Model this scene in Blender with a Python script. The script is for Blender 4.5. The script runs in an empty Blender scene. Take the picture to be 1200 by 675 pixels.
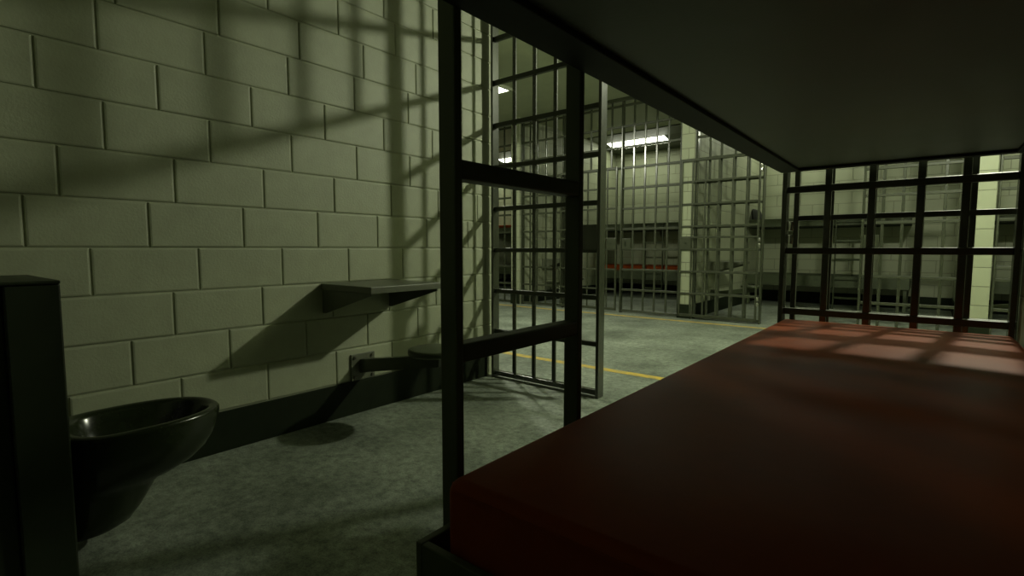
import bpy, bmesh, math, random
from mathutils import Vector, Matrix
random.seed(7)
C = bpy.context.scene.collection
PI = math.pi

# ------------------------------------------------------------------ materials
def mat(name, base, rough=.5, metallic=0., noise=0., nscale=30., bump=0., bscale=120., spec=.5, rvar=0.):
    m = bpy.data.materials.new(name); m.use_nodes = True
    nt = m.node_tree; b = nt.nodes['Principled BSDF']
    b.inputs['Base Color'].default_value = (*base, 1)
    b.inputs['Roughness'].default_value = rough
    b.inputs['Metallic'].default_value = metallic
    b.inputs['Specular IOR Level'].default_value = spec
    tc = nt.nodes.new('ShaderNodeTexCoord')
    if noise > 0:
        n = nt.nodes.new('ShaderNodeTexNoise'); n.inputs['Scale'].default_value = nscale
        n.inputs['Detail'].default_value = 8; n.inputs['Roughness'].default_value = .65
        nt.links.new(tc.outputs['Object'], n.inputs['Vector'])
        r = nt.nodes.new('ShaderNodeValToRGB')
        r.color_ramp.elements[0].position = .3; r.color_ramp.elements[1].position = .7
        r.color_ramp.elements[0].color = (*[c*(1-noise) for c in base], 1)
        r.color_ramp.elements[1].color = (*[min(1, c*(1+noise)) for c in base], 1)
        nt.links.new(n.outputs['Fac'], r.inputs['Fac'])
        nt.links.new(r.outputs['Color'], b.inputs['Base Color'])
        if rvar > 0:
            mp = nt.nodes.new('ShaderNodeMapRange')
            mp.inputs['To Min'].default_value = rough-rvar; mp.inputs['To Max'].default_value = rough+rvar
            nt.links.new(n.outputs['Fac'], mp.inputs['Value']); nt.links.new(mp.outputs['Result'], b.inputs['Roughness'])
    if bump > 0:
        n2 = nt.nodes.new('ShaderNodeTexNoise'); n2.inputs['Scale'].default_value = bscale
        n2.inputs['Detail'].default_value = 4
        nt.links.new(tc.outputs['Object'], n2.inputs['Vector'])
        bp = nt.nodes.new('ShaderNodeBump'); bp.inputs['Strength'].default_value = bump; bp.inputs['Distance'].default_value = .01
        nt.links.new(n2.outputs['Fac'], bp.inputs['Height']); nt.links.new(bp.outputs['Normal'], b.inputs['Normal'])
    return m

WALLC = (.33, .355, .235)
M = {}
M['wall'] = mat('painted_block', WALLC, .55, noise=.07, nscale=9, bump=.12, bscale=90)
M['plain'] = mat('painted_plaster', (.27, .29, .2), .6, noise=.06, nscale=6, bump=.08)
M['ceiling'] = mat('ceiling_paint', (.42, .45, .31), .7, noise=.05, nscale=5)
M['ceiling_dark'] = mat('ceiling_low_bounce', (.13, .145, .10), .7, noise=.05, nscale=5)  # unseen near cell ceiling, colour darkened to cut bounce light
M['rim'] = mat('shaded_bunk_paint', (.016, .021, .008), .6, noise=.2, nscale=12, spec=.2)  # bunk paint darkened: the shade on the rim is put into its colour
M['base'] = mat('baseboard_paint', (.010, .015, .006), .7, noise=.2, nscale=12, spec=.15)
M['steel'] = mat('dark_painted_steel', (.04, .052, .022), .4, noise=.18, nscale=22, bump=.04, bscale=200, rvar=.08)
M['bar'] = mat('bar_paint', (.034, .040, .022), .25, noise=.08, nscale=25, rvar=.03, spec=1.)
M['rail'] = mat('worn_bar_paint', (.042, .048, .027), .45, noise=.12, nscale=25, rvar=.05, spec=.4)
M['bunk'] = mat('bunk_paint', (.06, .075, .036), .5, noise=.15, nscale=12, bump=.03, rvar=.08)
M['enamel'] = mat('dark_enamel', (.014, .020, .007), .2, noise=.2, nscale=8, rvar=.06)
M['cabinet'] = mat('dark_steel_panel', (.018, .026, .010), .45, noise=.2, nscale=7, rvar=.08)
M['shelf'] = mat('shelf_paint', (.10, .11, .07), .45, noise=.15, nscale=14, rvar=.08)
M['bolt'] = mat('bolt_metal', (.12, .12, .09), .35, metallic=.8)
M['bright'] = mat('worn_steel', (.55, .55, .5), .25, metallic=1.)
M['vinyl'] = mat('red_vinyl', (.235, .042, .004), .5, noise=.14, nscale=5, bump=.05, bscale=14, rvar=.05, spec=.08)
M['dark_matte'] = mat('dark_matte', (.012, .015, .008), .9, noise=.2, nscale=30)  # tone of the unidentified shapes on the far upper bunks

def brick_mat():
    m = bpy.data.materials.new('block_courses'); m.use_nodes = True
    nt = m.node_tree; b = nt.nodes['Principled BSDF']; b.inputs['Roughness'].default_value = .55
    geo = nt.nodes.new('ShaderNodeNewGeometry'); sp = nt.nodes.new('ShaderNodeSeparateXYZ')
    nt.links.new(geo.outputs['Position'], sp.inputs[0])
    ad = nt.nodes.new('ShaderNodeMath'); ad.operation = 'ADD'
    nt.links.new(sp.outputs['X'], ad.inputs[0]); nt.links.new(sp.outputs['Y'], ad.inputs[1])
    cb = nt.nodes.new('ShaderNodeCombineXYZ')
    nt.links.new(ad.outputs[0], cb.inputs['X']); nt.links.new(sp.outputs['Z'], cb.inputs['Y'])
    t = nt.nodes.new('ShaderNodeTexBrick')
    t.inputs['Scale'].default_value = 1; t.inputs['Brick Width'].default_value = .4; t.inputs['Row Height'].default_value = .2
    t.inputs['Mortar Size'].default_value = .006; t.inputs['Mortar Smooth'].default_value = .4
    t.inputs['Color1'].default_value = (*WALLC, 1); t.inputs['Color2'].default_value = (*[c*.94 for c in WALLC], 1)
    t.inputs['Mortar'].default_value = (*[c*.62 for c in WALLC], 1)
    nt.links.new(cb.outputs[0], t.inputs['Vector']); nt.links.new(t.outputs['Color'], b.inputs['Base Color'])
    bp = nt.nodes.new('ShaderNodeBump'); bp.inputs['Strength'].default_value = .6; bp.inputs['Distance'].default_value = .01; bp.invert = True
    nt.links.new(t.outputs['Fac'], bp.inputs['Height']); nt.links.new(bp.outputs['Normal'], b.inputs['Normal'])
    return m
M['brick'] = brick_mat()

def floor_mat(name, paint=None):
    m = bpy.data.materials.new(name); m.use_nodes = True
    nt = m.node_tree; b = nt.nodes['Principled BSDF']
    geo = nt.nodes.new('ShaderNodeNewGeometry')
    def noise(scale, detail=8, rough=.6):
        n = nt.nodes.new('ShaderNodeTexNoise'); n.inputs['Scale'].default_value = scale
        n.inputs['Detail'].default_value = detail; n.inputs['Roughness'].default_value = rough
        nt.links.new(geo.outputs['Position'], n.inputs['Vector']); return n
    def ramp(src, stops):
        r = nt.nodes.new('ShaderNodeValToRGB'); e = r.color_ramp.elements
        e[0].position, e[0].color = stops[0][0], (*stops[0][1], 1)
        e[1].position, e[1].color = stops[-1][0], (*stops[-1][1], 1)
        for p, c in stops[1:-1]:
            k = e.new(p); k.color = (*c, 1)
        nt.links.new(src.outputs['Fac'], r.inputs['Fac']); return r
    def mix(kind, fac, a, c):
        x = nt.nodes.new('ShaderNodeMix'); x.data_type = 'RGBA'; x.blend_type = kind; x.inputs[0].default_value = fac
        nt.links.new(a.outputs[0] if a.bl_idname != 'ShaderNodeMix' else a.outputs[2], x.inputs[6])
        nt.links.new(c.outputs[0] if c.bl_idname != 'ShaderNodeMix' else c.outputs[2], x.inputs[7]); return x
    a = ramp(noise(1.6, 6, .6), [(.32, (.13, .152, .112)), (.5, (.24, .275, .215)), (.68, (.35, .39, .31))])
    g = ramp(noise(22, 12, .8), [(.36, (.25, .25, .25)), (.5, (.8, .8, .8)), (.64, (1.3, 1.3, 1.3))])
    s = ramp(noise(160, 3, .6), [(.32, (.3, .3, .3)), (.45, (.9, .9, .9)), (.7, (1.2, 1.2, 1.2))])
    col = mix('MULTIPLY', .75, mix('MULTIPLY', .85, a, g), s)
    if paint:
        r = ramp(noise(14, 8, .7), [(.42, (0, 0, 0)), (.58, (1, 1, 1))])
        x = nt.nodes.new('ShaderNodeMix'); x.data_type = 'RGBA'
        mp = nt.nodes.new('ShaderNodeMapRange'); mp.inputs['To Min'].default_value = .55; mp.inputs['To Max'].default_value = 1.
        nt.links.new(r.outputs['Color'], mp.inputs['Value']); nt.links.new(mp.outputs['Result'], x.inputs[0])
        nt.links.new(col.outputs[2], x.inputs[6]); x.inputs[7].default_value = (*paint, 1)
        nt.links.new(x.outputs[2], b.inputs['Base Color'])
    else:
        nt.links.new(col.outputs[2], b.inputs['Base Color'])
    rr = noise(5, 6); mp = nt.nodes.new('ShaderNodeMapRange')
    mp.inputs['To Min'].default_value = .42; mp.inputs['To Max'].default_value = .8
    nt.links.new(rr.outputs['Fac'], mp.inputs['Value']); nt.links.new(mp.outputs['Result'], b.inputs['Roughness'])
    bp = nt.nodes.new('ShaderNodeBump'); bp.inputs['Strength'].default_value = .25; bp.inputs['Distance'].default_value = .01
    nt.links.new(noise(60, 6).outputs['Fac'], bp.inputs['Height']); nt.links.new(bp.outputs['Normal'], b.inputs['Normal'])
    return m
M['floor'] = floor_mat('worn_concrete')
M['yellow'] = floor_mat('yellow_floor_paint', (.62, .43, .05))

def emit(name, col, s):
    m = bpy.data.materials.new(name); m.use_nodes = True
    nt = m.node_tree; nt.nodes.remove(nt.nodes['Principled BSDF'])
    e = nt.nodes.new('ShaderNodeEmission'); e.inputs['Color'].default_value = (*col, 1); e.inputs['Strength'].default_value = s
    nt.links.new(e.outputs[0], nt.nodes['Material Output'].inputs[0]); return m
LIGHT = (.96, 1., .77)
M['lens'] = emit('lit_lamp_lens', LIGHT, 11.)
M['lens_dim'] = emit('lit_panel_lens', LIGHT, 9)

# ------------------------------------------------------------------ helpers
def B(bm, x0, x1, y0, y1, z0, z1, bev=0., seg=2):
    """a box, optionally with rounded edges"""
    t = bmesh.new()
    bmesh.ops.create_cube(t, size=1.)
    for v in t.verts:
        v.co = ((x0+x1)/2 + v.co.x*(x1-x0), (y0+y1)/2 + v.co.y*(y1-y0), (z0+z1)/2 + v.co.z*(z1-z0))
    if bev > 0:
        bmesh.ops.bevel(t, geom=t.edges[:], offset=bev, segments=seg, affect='EDGES', profile=.5)
    me = bpy.data.meshes.new('t'); t.to_mesh(me); t.free(); bm.from_mesh(me); bpy.data.meshes.remove(me)
    return bm
def box(*a, **k): return B(bmesh.new(), *a, **k)
def prism(poly, axis, a, b):
    """extrude a polygon given in the two other axes along axis"""
    bm = bmesh.new()
    def P(p, t):
        l = [p[0], p[1]]; l.insert(axis, t); return l
    v0 = [bm.verts.new(P(p, a)) for p in poly]; v1 = [bm.verts.new(P(p, b)) for p in poly]
    n = len(poly)
    bm.faces.new(v0); bm.faces.new(v1[::-1])
    for i in range(n): bm.faces.new((v0[i], v1[i], v1[(i+1) % n], v0[(i+1) % n]))
    bmesh.ops.recalc_face_normals(bm, faces=bm.faces[:]); return bm
def cyl(bm, p, r, h, axis=2, n=24, bev=0.):
    t = bmesh.new(); bmesh.ops.create_cone(t, cap_ends=True, segments=n, radius1=r, radius2=r, depth=h)
    if bev: bmesh.ops.bevel(t, geom=[e for e in t.edges if abs(e.verts[0].co.z-e.verts[1].co.z) < 1e-6], offset=bev, segments=3, affect='EDGES', profile=.5)
    rot = {2: Matrix(), 0: Matrix.Rotation(PI/2, 4, 'Y'), 1: Matrix.Rotation(PI/2, 4, 'X')}[axis]
    bmesh.ops.transform(t, matrix=Matrix.Translation(p) @ rot, verts=t.verts)
    me = bpy.data.meshes.new('t'); t.to_mesh(me); t.free(); bm.from_mesh(me); bpy.data.meshes.remove(me); return bm
def loft(bm, rings, cap0=True, cap1=True):
    R = [[bm.verts.new(p) for p in r] for r in rings]; n = len(R[0])
    for a, b in zip(R, R[1:]):
        for i in range(n): bm.faces.new((a[i], a[(i+1) % n], b[(i+1) % n], b[i]))
    if cap0: bm.faces.new(R[0][::-1])
    if cap1: bm.faces.new(R[-1])
    bmesh.ops.recalc_face_normals(bm, faces=bm.faces[:]); return bm
def obj(name, bm, m, parent=None, smooth=False, loc=(0, 0, 0)):
    me = bpy.data.meshes.new(name); bm.to_mesh(me); bm.free()
    if smooth:
        me.polygons.foreach_set('use_smooth', [True]*len(me.polygons))
        try: me.set_sharp_from_angle(angle=math.radians(38))
        except Exception: pass
    me.materials.append(M[m] if isinstance(m, str) else m)
    o = bpy.data.objects.new(name, me); C.objects.link(o); o.location = loc
    if parent: o.parent = parent
    return o
def again(src, parent, loc):
    o = src.copy(); C.objects.link(o); o.parent = parent; o.location = loc; return o
def tag(o, label, cat, group=None):
    o['label'] = label; o['category'] = cat
    if group: o['group'] = group
    return o
def thing(name, label, cat, loc=(0, 0, 0), rz=0., group=None):
    o = bpy.data.objects.new(name, None); C.objects.link(o); o.empty_display_size = .1
    o.location = loc; o.rotation_euler = (0, 0, rz); return tag(o, label, cat, group)
def struct(name, bm, m, smooth=False):
    o = obj(name, bm, m, None, smooth); o['kind'] = 'structure'; return o
def copy_tree(o, parent=None):
    c = o.copy(); C.objects.link(c); c.parent = parent
    for ch in o.children: copy_tree(ch, c)
    return c
def dup(root, loc, rz, label):
    kids = list(root.children)
    r = root.copy(); C.objects.link(r); r.location = loc; r.rotation_euler = (0, 0, rz); r['label'] = label
    for k in kids: copy_tree(k, r)
    return r

# ------------------------------------------------------------------ the setting
H = 3.30; YF = 2.985; YB = 7.30; PITCH = 3.18; T = .22; IN = PITCH-T; YBACK = 10.85; BACK = -.62
NEAR_END = 3.02
struct('floor', box(-9.8, 6.6, BACK-.2, YBACK+.2, -.12, 0), 'floor')
struct('ceiling', box(-9.8, 6.6, NEAR_END-.1, YBACK+.2, H, H+.12), 'ceiling')
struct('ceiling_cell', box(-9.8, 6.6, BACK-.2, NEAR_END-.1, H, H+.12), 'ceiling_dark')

# left wall of the near cell, every block modelled
def block_wall():
    bm = bmesh.new()
    B(bm, -T, -.007, BACK, NEAR_END, 0, H)
    offs = {1: .8409, 2: .6596, 3: .427, 4: .5379, 5: .3467, 6: .8548-.4, 7: .6086, 8: .4068, 9: .6023, 10: .67, 11: .507}
    rng = random.Random(3)
    for j in range(1, 17):
        z0, z1 = .2*j, min(.2*j+.2, H)
        o = offs.get(j, rng.random()*.4)
        ys = [BACK]; y = o
        while y > BACK: y -= .4
        y += .4
        while y < NEAR_END-.02: 
            if y-ys[-1] > .03: ys.append(y)
            y += .4
        ys.append(NEAR_END)
        for a, b in zip(ys, ys[1:]):
            g, c = .0022, .0055
            jx = rng.uniform(-.0008, .0008)
            o_ = [(a+g, z0+g), (b-g, z0+g), (b-g, z1-g), (a+g, z1-g)]
            m_ = [(a+g+c*.5, z0+g+c*.5), (b-g-c*.5, z0+g+c*.5), (b-g-c*.5, z1-g-c*.5), (a+g+c*.5, z1-g-c*.5)]
            i_ = [(a+g+c*1.6, z0+g+c*1.6), (b-g-c*1.6, z0+g+c*1.6), (b-g-c*1.6, z1-g-c*1.6), (a+g+c*1.6, z1-g-c*1.6)]
            vo = [bm.verts.new((-.008, *p)) for p in o_]; vm = [bm.verts.new((-.0018+jx, *p)) for p in m_]; vi = [bm.verts.new((jx, *p)) for p in i_]
            bm.faces.new(vi)
            for k in range(4):
                n = (k+1) % 4
                bm.faces.new((vo[k], vo[n], vm[n], vm[k])); bm.faces.new((vm[k], vm[n], vi[n], vi[k]))
    bm.normal_update()
    return bm
struct('wall_left', block_wall(), 'wall')
struct('baseboard_left', box(0, .012, BACK, NEAR_END-.075, 0, .2, bev=.003), 'base')
struct('wall_right', box(IN, PITCH, BACK, NEAR_END, 0, H), 'brick')
struct('baseboard_right', box(IN-.012, IN, BACK, NEAR_END-.075, 0, .2, bev=.003), 'base')
struct('wall_back', box(-9.8, 6.6, BACK-.2, BACK, 0, H), 'brick')
struct('wall_filler_left', box(-9.8, -T, NEAR_END-.2, NEAR_END, 0, H), 'brick')  # unseen solid wall, added in place of neighbouring cell fronts, affects only bounce
struct('wall_filler_right', box(PITCH, 6.6, NEAR_END-.2, NEAR_END, 0, H), 'brick')  # same added filler on the right, unseen
struct('wall_end_left', box(-9.9, -9.7, BACK-.2, YBACK+.2, 0, H), 'brick')  # unseen end walls, added to keep outside light out
struct('wall_end_right', box(6.58, 6.78, BACK-.2, YBACK+.2, 0, H), 'brick')
struct('wall_far_back', box(-9.8, 6.6, YBACK, YBACK+.2, 0, H), 'brick')
struct('baseboard_far_back', box(-9.7, 6.58, YBACK-.012, YBACK, 0, .2), 'base')
CELLS = [-2, -1, 0, 1]; OX = .05; FT = .18; FP = 3.11
for i, n in enumerate([-2, -1, 0, 1, 2]):
    x = n*FP+OX
    struct('wall_partition' if i == 0 else 'wall_partition.%03d' % i, box(x-FT, x, YB-.07, YBACK, 0, H), 'brick')
    bm = box(x-FT-.012, x+.012, YB-.082, YB-.07, 0, .2)
    B(bm, x, x+.012, YB+.04, YBACK-.012, 0, .2); B(bm, x-FT-.012, x-FT, YB+.04, YBACK-.012, 0, .2)
    struct('baseboard_partition' if i == 0 else 'baseboard_partition.%03d' % i, bm, 'base')
struct('trim_1', box(-9.7, 6.58, 3.68, 3.765, 0, .0015), 'yellow')
struct('trim_2', box(-9.7, 6.58, 6.88, 6.965, 0, .0015), 'yellow')

# ------------------------------------------------------------------ barred cell front
BW = .015; BT = .0085           # half width of a bar
RZ = [.36, .672, .985, 1.297, 1.61, 1.92, 2.235, 2.55, 2.862, 3.175]
def make_front(label):
    t = thing('cell_front', label, 'bars', (0, YF, 0), 0, 'barred cell fronts')
    hz = H-.06
    p = obj('post', box(-.010, .010, -.036, .036, 0, hz, bev=.003), 'bar', t, loc=(.060, 0, 0))
    again(p, t, (IN-.022, 0, 0))
    j = obj('jamb', box(-.011, .011, -.038, .038, 0, hz, bev=.003), 'bar', t, loc=(.982, 0, 0))
    again(j, t, (2.064, 0, 0))
    b = obj('vertical_bar', box(-BW, BW, -BT, BT, .035, hz, bev=.004), 'bar', t, loc=(.252, 0, 0))
    for x in (.435, .614, .796, 2.253, 2.432, 2.614, 2.768): again(b, t, (x, 0, 0))
    tb = obj('transom_bar', box(-BW, BW, -BT, BT, 2.235, hz, bev=.004), 'bar', t, loc=(1.175, 0, 0))
    for x in (1.36, 1.545, 1.73, 1.91): again(tb, t, (x, 0, 0))
    def rail(x0, x1, name='rail'):
        return obj(name, box(x0, x1, -.017, .017, -.016, .016, bev=.003), 'rail', t)
    l = rail(.070, .971); l.location.z = RZ[0]
    r = rail(2.075, IN-.032); r.location.z = RZ[0]
    for z in RZ[1:6]:
        again(l, t, (0, 0, z)); again(r, t, (0, 0, z))
    f = rail(.070, IN-.032); f.location.z = RZ[6]
    for z in RZ[7:]: again(f, t, (0, 0, z))
    s = obj('sill_rail', box(.070, .971, -.02, .02, .015, .05, bev=.003), 'bar', t)
    obj('sill_rail', box(2.075, IN-.032, -.02, .02, .015, .05, bev=.003), 'bar', t)
    obj('header', box(.03, IN-.005, -.03, .03, hz, H-.002, bev=.004), 'bar', t)
    k = obj('strike_box', box(.82, .971, -.026, .026, .985, 1.155, bev=.004), 'bar', t)
    obj('strike_slot', box(.90, .92, .0255, .0275, 1.03, 1.11), 'base', k)
    return t
DW = 1.055
def make_door(label):
    """hinge axis at the origin, the leaf runs along +x"""
    t = thing('barred_door', label, 'cell door', (0, 0, 0), 0, 'barred cell doors')
    z0, z1 = .03, 2.25
    st = obj('stile', box(-.012, .012, -.014, .014, z0, z1, bev=.003), 'bar', t, loc=(.018, 0, 0))
    again(st, t, (DW-.012, 0, 0))
    b = obj('vertical_bar', box(-.012, .012, -.008, .008, z0+.03, z1-.03, bev=.004), 'bar', t, loc=(.173, 0, 0))
    for x in (.350, .533, .712, .885): again(b, t, (x, 0, 0))
    r = obj('rail', box(.03, DW-.024, -.014, .014, -.013, .013, bev=.003), 'rail', t, loc=(0, 0, .36))
    for z in (.672, .985, 1.155, 1.31, 1.62, 1.93): again(r, t, (0, 0, z))
    e = obj('end_rail', box(.03, DW-.024, -.014, .014, -.02, .02, bev=.003), 'rail', t, loc=(0, 0, z0+.02))
    again(e, t, (0, 0, z1-.02))
    lk = obj('lock_box', box(DW-.17, DW-.002, -.022, .022, .985, 1.155, bev=.005), 'bar', t)
    obj('keyhole', cyl(cyl(bmesh.new(), (DW-.09, -.0225, 1.075), .011, .004, axis=1), (DW-.09, .0225, 1.075), .011, .004, axis=1), 'base', lk)
    h = obj('hinge', cyl(cyl(bmesh.new(), (0, 0, -.035), .017, .05, n=16, bev=.003), (0, 0, .035), .017, .05, n=16, bev=.003), 'bright', t, loc=(0, 0, .30), smooth=True)
    for z in (1.08, 2.05): again(h, t, (0, 0, z))
    return t
front = make_front('barred front of the near cell, its doorway standing open past the bunk')
door = make_door('near cell door swung open flat outside the bars beyond the red mattress')
door.location = (2.085, YF+.075, 0)
FL = {-2: 'barred front of the far cell glimpsed at the extreme left edge of the corridor',
      -1: 'barred front of the far cell with the bright wall lamp inside',
      0: 'barred front of the far cell whose door stands open left of its doorway',
      1: 'barred front of the far cell seen through the bars at right of the photo'}
DL = {-2: 'closed barred door of the far cell at the extreme left',
      -1: 'closed barred door with lock plate in front of the lamp lit far cell',
      0: 'barred door with bright hinges swung open against the bars across the corridor',
      1: 'closed barred door of the far cell at right, behind the near bars'}
for n in CELLS:
    dup(front, (n*FP+IN+OX+.005, YB, 0), PI, FL[n])
    if n == 0: dup(door, (n*FP+IN+OX+.005-2.085, YB-.075, 0), PI, DL[n])
    else:      dup(door, (n*FP+IN+OX+.005-2.085, YB-.075, 0), 0, DL[n])

# ------------------------------------------------------------------ bunk with ladder
BL, BWID = 2.37, .90       # length along y, width along x (0 = open side)
def rr_box(x0, x1, y0, y1, z0, z1, r, seg=5):
    return box(x0, x1, y0, y1, z0, z1, bev=r, seg=seg)
def tray(z0, z1, zin, x0, x1, y0, y1, w):
    """a sheet steel bed pan: floor and four raised sides"""
    bm = box(x0, x1, y0, y1, z0, zin)
    B(bm, x0, x0+w, y0, y1, zin, z1, bev=.002); B(bm, x1-w, x1, y0, y1, zin, z1, bev=.002)
    B(bm, x0+w, x1-w, y0, y0+w, zin, z1, bev=.002); B(bm, x0+w, x1-w, y1-w, y1, zin, z1, bev=.002)
    return bm
def make_bunk(label):
    t = thing('bunk_bed', label, 'bunk bed', (2.062, .495, 0), 0, 'steel bunk beds')
    obj('lower_pan', tray(.36, .545, .46, 0, BWID-.008, 0, BL, .014), 'bunk', t)
    up = obj('upper_pan', tray(1.384, 1.52, 1.40, 0, BWID-.008, .03, BL, .014), 'bunk', t)
    fl = bmesh.new()        # angle iron rim under the upper pan
    B(fl, 0, .085, .03, BL, 1.372, 1.384, bev=.002); B(fl, BWID-.058, BWID-.008, .03, BL, 1.372, 1.384, bev=.002)
    B(fl, .085, BWID-.058, .03, .09, 1.372, 1.384, bev=.002); B(fl, .085, BWID-.058, BL-.05, BL, 1.372, 1.384, bev=.002)
    obj('rim', fl, 'rim', up)
    lp = obj('leg', box(.0, .045, -.0225, .0225, 0, .36, bev=.003), 'bunk', t, loc=(.03, .05, 0))
    again(lp, t, (.03, BL-.05, 0)); again(lp, t, (.80, .05, 0)); again(lp, t, (.80, BL-.05, 0))
    br = obj('wall_bracket', prism([(BWID-.008, 1.38), (BWID-.008, 1.22), (BWID-.14, 1.38)], 1, -.004, .004), 'bunk', t, loc=(0, 1.25, 0))
    return t
def make_ladder(t, y0, y1):
    p = obj('ladder_post', box(-.019, .019, -.009, .009, 0, 1.50, bev=.003), 'bunk', t, loc=(-.021, y0, 0))
    again(p, t, (-.021, y1, 0))
    for k, z in enumerate((.19, .505, .82, 1.125, 1.44)):
        if k == 0: r = obj('ladder_rung', box(-.018, .018, y0+.009, y1-.009, -.016, .016, bev=.004), 'bunk', t, loc=(-.021, 0, z))
        else: again(r, t, (-.021, 0, z))
    return t
bunk = make_bunk('dark steel bunk bed with a ladder, filling the right of the near cell')
far_bunk = dup(bunk, (0, 0, 0), PI/2, 'steel bunk bed against the back wall of the lamp lit far cell')
make_ladder(bunk, .102, .480)

def mattress_bm():
    bm = rr_box(.040, .040+.835, .022, 2.34, .462, .648, .022)
    # a little sag and puffiness along the edges
    bmesh.ops.subdivide_edges(bm, edges=[e for e in bm.edges if e.calc_length() > .4], cuts=10, use_grid_fill=True)
    for v in bm.verts:
        if v.co.z > .64:
            x = (v.co.x-.45)/.42; y = (v.co.y-1.2)/1.17
            v.co.z += .005*(1-x*x)*(1-y**4) + .003*math.sin(5*v.co.x+2.1*v.co.y)*math.cos(3.3*v.co.y)*(1-x*x)*(1-y*y)
    return bm
def make_mattress(label):
    t = thing('mattress', label, 'mattress', (2.062, .495, 0), 0, 'red vinyl mattresses')
    c = obj('cover', mattress_bm(), 'vinyl', t, smooth=True)
    w = .0035; sm = bmesh.new()
    for z in (.632, .480):
        pts = [(.0425, .0245), (.8725, .0245), (.8725, 2.3375), (.0425, 2.3375)]
        for i in range(4):
            a, b = pts[i], pts[(i+1) % 4]
            x0, x1 = sorted((a[0], b[0])); y0, y1 = sorted((a[1], b[1]))
            if x1-x0 > .1: x0 += .02; x1 -= .02
            else: y0 += .02; y1 -= .02
            B(sm, x0-w, x1+w, y0-w, y1+w, z-w, z+w)
    obj('piping', sm, 'vinyl', c)
    return t
mattress = make_mattress('large red brown vinyl mattress in the foreground on the lower bunk')
LADS = {-2: 1.18, -1: 1.18, 0: 1.40, 1: 1.3}
BUNKL = {-2: 'steel bunk bed in the far cell at the extreme left of the corridor', -1: 'steel bunk bed with ladder at the back of the lamp lit far cell',
         0: 'steel bunk bed at the back of the far cell with the open door', 1: 'steel bunk bed in the far cell at right behind two sets of bars'}
for k, n in enumerate(CELLS):
    X = n*FP+BL+.02+OX; Y = YBACK-BWID-.012
    b = far_bunk if k == 0 else dup(far_bunk, (X, Y, 0), PI/2, BUNKL[n])
    if k == 0: b.location = (X, Y, 0); b['label'] = BUNKL[n]
FY = YBACK-BWID-.012
dup(mattress, (-FP+BL+.02+OX, FY, 0), PI/2, 'red mattress on the lower bunk of the lamp lit far cell')
dup(mattress, (-2*FP+BL+.02+OX, FY, .942), PI/2, 'red mattress on the upper bunk of the far cell at the extreme left')
bks = [o for o in C.objects if o.name.startswith('bunk_bed') and o is not bunk]
for b in bks:
    n = round((b.location.x-BL-.02-OX)/FP)
    y1 = BL+.02-LADS[n]; make_ladder(b, y1-.37, y1)

def make_dark_shape(label, loc, rot):  # added stand-in for dark shapes that were not identified, form made up
    bm = bmesh.new(); bmesh.ops.create_grid(bm, x_segments=18, y_segments=14, size=.5)
    n0 = len(bm.verts); g = bmesh.ops.duplicate(bm, geom=bm.verts[:]+bm.edges[:]+bm.faces[:])
    for k, v in enumerate(list(bm.verts)):
        x, y = v.co.x*2, v.co.y*2
        h = .055*max(0, (1-x**4)*(1-y**4))**.5 + .004*math.sin(9*x+3*y)*(1-x*x)*(1-y*y)
        v.co = (x*.25*(1-.05*y*y), y*.16*(1-.05*x*x), h if k < n0 else -h)
    bmesh.ops.remove_doubles(bm, verts=bm.verts[:], dist=.0008)
    bmesh.ops.recalc_face_normals(bm, faces=bm.faces[:])
    o = obj('shape', bm, 'dark_matte', None, smooth=True, loc=loc); o.rotation_euler = rot
    return tag(o, label, 'shape', 'unidentified dark shapes on the far upper bunks')
make_dark_shape('unidentified dark pillow propped upright at the left end of an upper bunk, open doored far cell', (.155, 10.25, 1.565), (math.radians(80), 0, PI/2))
make_dark_shape('unidentified dark pillow leaning on the upper bunk of the lamp lit far cell', (-1.16, 10.28, 1.49), (math.radians(10), math.radians(-14), 0))

# ------------------------------------------------------------------ shelf and stool on the left wall
def make_shelf(label):
    t = thing('wall_shelf', label, 'shelf', (0, 1.555, 0), 0, 'steel wall shelves')
    D, L = .47, .50
    obj('shelf_top', box(.0, D, 0, L, .765, .80, bev=.003), 'shelf', t)
    g = obj('bracket', prism([(.001, .765), (.001, .632), (.03, .632), (D-.02, .752), (D-.02, .765)], 1, -.004, .004), 'shelf', t, loc=(0, .012, 0))
    again(g, t, (0, L-.03, 0))
    return t
shelf = make_shelf('small dark steel shelf on triangular brackets on the block wall')
def make_stool(label):
    t = thing('wall_stool', label, 'stool', (0, 1.815, 0), 0, 'wall mounted stools')
    pl = obj('mounting_plate', box(.0, .012, -.083, .083, .203, .362, bev=.002), 'shelf', t)
    b = obj('bolt', cyl(bmesh.new(), (.015, 0, 0), .009, .01, axis=0, n=6, bev=.001), 'bolt', pl, loc=(0, -.062, .222))
    for y, z in ((.062, .222), (-.062, .342), (.062, .342)): again(b, pl, (0, y, z))
    # swing arm: a tapering box beam rising from the plate to the seat
    bm = bmesh.new()
    def ring(x, y, z, w, h): return [(x, y-w, z-h), (x, y+w, z-h), (x, y+w, z+h), (x, y-w, z+h)]
    loft(bm, [ring(.011, 0, .287, .030, .042), ring(.10, .010, .302, .029, .039), ring(.50, .08, .366, .028, .034), ring(.60, .10, .376, .028, .030)])
    bmesh.ops.bevel(bm, geom=bm.edges[:], offset=.004, segments=2, affect='EDGES')
    obj('arm', bm, 'steel', t)
    s = cyl(bmesh.new(), (.55, .10, .4265), .152, .036, n=56, bev=.012)
    obj('seat', s, 'steel', t, smooth=True)
    obj('seat_hub', cyl(bmesh.new(), (.55, .10, .404), .05, .016, n=32), 'steel', t, smooth=True)
    return t
stool = make_stool('round dark wall stool on a swing arm below the block wall shelf')
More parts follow.
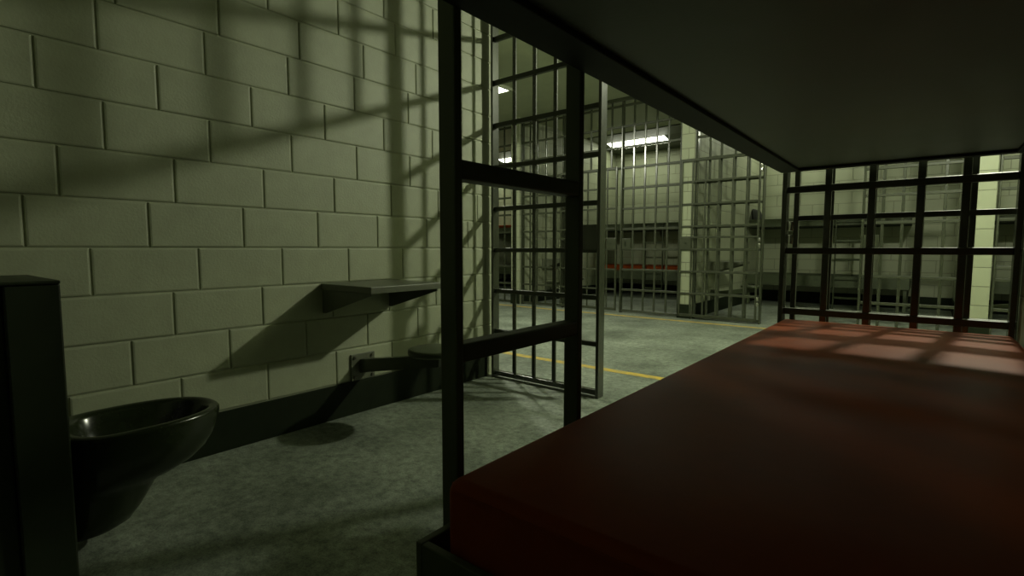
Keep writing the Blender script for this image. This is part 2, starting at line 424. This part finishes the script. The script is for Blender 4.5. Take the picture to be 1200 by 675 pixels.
SN = {-2: 'the far cell at the extreme left', -1: 'the lamp lit far cell', 0: 'the far cell with the open door', 1: 'the far cell at right of the photo'}
for n in CELLS:
    dup(shelf, (n*FP+OX, 7.92, 0), 0, 'dark steel shelf on the left wall of '+SN[n])
    dup(stool, (n*FP+OX, 8.16, 0), 0, 'dark wall stool beneath the shelf of '+SN[n])

# ------------------------------------------------------------------ toilet unit
def make_toilet(label):
    t = thing('toilet', label, 'toilet', (.51, .317, 0), 0)
    # cabinet: body with a raised edge panel and a cap
    obj('cabinet', B(box(-.26, .215, -.55, -.118, 0, .896, bev=.006), -.255, .227, -.118, 0, 0, .896, bev=.004), 'cabinet', t)
    obj('cap', box(-.26, .235, -.55, 0, .896, .906, bev=.003), 'cabinet', t)
    obj('side_panel', box(.227, .235, -.116, -.004, .01, .893, bev=.002), 'cabinet', t)
    N = 56
    def ring(y0, y1, hw, z, zt=None, p=2.4):
        """D shaped outline: back edge at y0, nose at y1"""
        out = []
        ym = y0 + (y1-y0)*.42
        for i in range(N):
            a = 2*PI*i/N; c, s = math.cos(a), math.sin(a)
            x = hw*math.copysign(abs(c)**(2/p), c)
            if s >= 0: y = ym + (y1-ym)*s**(.92); zz = z if zt is None else z+(zt-z)*s
            else: y = ym - (ym-y0)*abs(s)**(.55); zz = z
            out.append((x, y, zz))
        return out
    bm = bmesh.new()
    outer = [ring(.0, .10, .07, .075, p=2.6), ring(.0, .15, .085, .060), ring(.0, .185, .098, .075), ring(.0, .215, .108, .11), ring(.0, .240, .116, .15), ring(.0, .262, .122, .185),
             ring(.0, .285, .128, .203), ring(.0, .335, .140, .215), ring(.0, .385, .158, .238), ring(.0, .425, .174, .272), ring(.0, .452, .185, .312), ring(.0, .468, .1905, .352), ring(.0, .475, .192, .385), ring(.0, .476, .192, .399), ring(.0, .471, .190, .405),
             ring(.006, .462, .184, .409), ring(.02, .448, .172, .409), ring(.032, .440, .164, .404), ring(.04, .432, .156, .392), ring(.05, .418, .147, .35), ring(.07, .37, .125, .29), ring(.1, .29, .08, .24), ring(.12, .23, .04, .225)]
    loft(bm, outer)
    obj('bowl', bm, 'enamel', t, smooth=True)
    obj('flush_button', cyl(bmesh.new(), (.241, -.3, .70), .022, .012, axis=0, n=24, bev=.003), 'bolt', t, smooth=True)
    return t
make_toilet('dark toilet bowl projecting from a tall dark cabinet in front of the block wall')

# ------------------------------------------------------------------ lamps
def make_cell_lamp(label):
    """wedge shaped lamp in the corner of ceiling and back wall"""
    t = thing('wall_lamp', label, 'lamp', (0, YBACK, 0), 0, 'cell lamps')
    y0, y1, y2, y3 = -1.40, -.80, -.34, -.0
    obj('housing', prism([(y0, H-.001), (y0, H-.018), (y1, H-.03), (y2, H-.125), (y3, H-.16), (y3, H-.001)], 0, .05, 2.62), 'steel', t)
    bm = bmesh.new()
    dy, dz = y2-y1, -.095; n = Vector((0, dz, -dy)).normalized()*.004
    P = lambda x, k: Vector((x, y1+dy*k, H-.03+dz*k))
    v = [P(.18, .06), P(1.46, .06), P(1.46, .82), P(.18, .82)]
    a = [bm.verts.new(p) for p in v]; b = [bm.verts.new(p+n) for p in v]
    bm.faces.new(b)
    for i in range(4): bm.faces.new((a[i], a[(i+1) % 4], b[(i+1) % 4], b[i]))
    bmesh.ops.recalc_face_normals(bm, faces=bm.faces[:])
    obj('lens', bm, 'lens', t)
    return t
LAMPL = {-2: 'lit wedge lamp at the back of the far cell at the extreme left', -1: 'bright white wedge lamp glowing behind the bars across the corridor',
         0: 'lit wedge lamp at the back of the far cell with the open door', 1: 'lit wedge lamp at the back of the far cell at right of the photo'}
cl = make_cell_lamp(LAMPL[-2]); cl.location.x = -2*FP+OX
for n in CELLS[1:]: dup(cl, (n*FP+OX, YBACK, 0), 0, LAMPL[n])

def make_panel(label, x, y):
    t = thing('ceiling_lamp', label, 'lamp', (x, y, 0), 0, 'corridor ceiling lamps')
    bm = B(B(B(box(-.62, .62, -.31, .31, ZP, ZP+.02), -.62, .62, -.31, -.28, ZP-.015, ZP), -.62, .62, .28, .31, ZP-.015, ZP), -.62, -.59, -.28, .28, ZP-.015, ZP)
    B(bm, .59, .62, -.28, .28, ZP-.015, ZP)
    for x in (-.5, .5): cyl(bm, (x, 0, (ZP+H)/2), .006, H-ZP-.03, n=10)
    obj('frame', bm, 'plain', t)
    obj('lens', box(-.588, .588, -.278, .278, ZP-.010, ZP-.0001), 'lens_dim', t)
    return t
ZP = 2.955
panel = make_panel('white rectangular ceiling lamp seen high through the left bars', -2.06, 4.74)

sl = bpy.data.lights.new('panel_light', 'SPOT'); sl.energy = 190; sl.color = LIGHT; sl.shadow_soft_size = .07
sl.spot_size = math.radians(179); sl.spot_blend = .02
so = bpy.data.objects.new('panel_light', sl); C.objects.link(so); so.parent = panel; so.location = (0, 0, ZP-.03)

# the strong bulb lamp further along the corridor ceiling that throws the bar shadows
LX, LY, LZ = 3.00, 4.80, 2.95
t = thing('bulb_lamp', 'corridor ceiling bulb lamp, out of frame at right, throwing the bar shadows', 'lamp', (LX, LY, 0))
obj('ceiling_rose', cyl(bmesh.new(), (0, 0, H-.02), .09, .04, n=40, bev=.01), 'plain', t, smooth=True)
obj('stem', cyl(bmesh.new(), (0, 0, H-.14), .014, .22, n=20), 'plain', t, smooth=True)
ld = bpy.data.lights.new('bulb', 'POINT'); ld.energy = 250; ld.color = LIGHT; ld.shadow_soft_size = .055
lo = bpy.data.objects.new('bulb', ld); C.objects.link(lo); lo.parent = t; lo.location = (0, 0, LZ)

w = bpy.data.worlds.new('World'); bpy.context.scene.world = w; w.use_nodes = True
w.node_tree.nodes['Background'].inputs[0].default_value = (.02, .025, .015, 1)

# ------------------------------------------------------------------ camera
yaw, pitch, roll = .6829, -.0765, .0002
fw = Vector((-math.sin(yaw)*math.cos(pitch), math.cos(yaw)*math.cos(pitch), math.sin(pitch)))
rt = Vector((math.cos(yaw), math.sin(yaw), 0)); up = rt.cross(fw)
c, s = math.cos(roll), math.sin(roll)
r2 = c*rt+s*up; u2 = -s*rt+c*up
cd = bpy.data.cameras.new('Camera'); cd.sensor_width = 36; cd.lens = 18.; cd.clip_start = .02
cam = bpy.data.objects.new('Camera', cd); C.objects.link(cam)
mw = Matrix((r2, u2, -fw)).transposed().to_4x4(); mw.translation = (2.6564, 0, .9955); cam.matrix_world = mw
sc = bpy.context.scene; sc.camera = cam
sc.view_settings.view_transform = 'Standard'; sc.view_settings.look = 'None'
sc.view_settings.exposure = 0.; sc.view_settings.gamma = 1.
sc.view_settings.use_curve_mapping = False
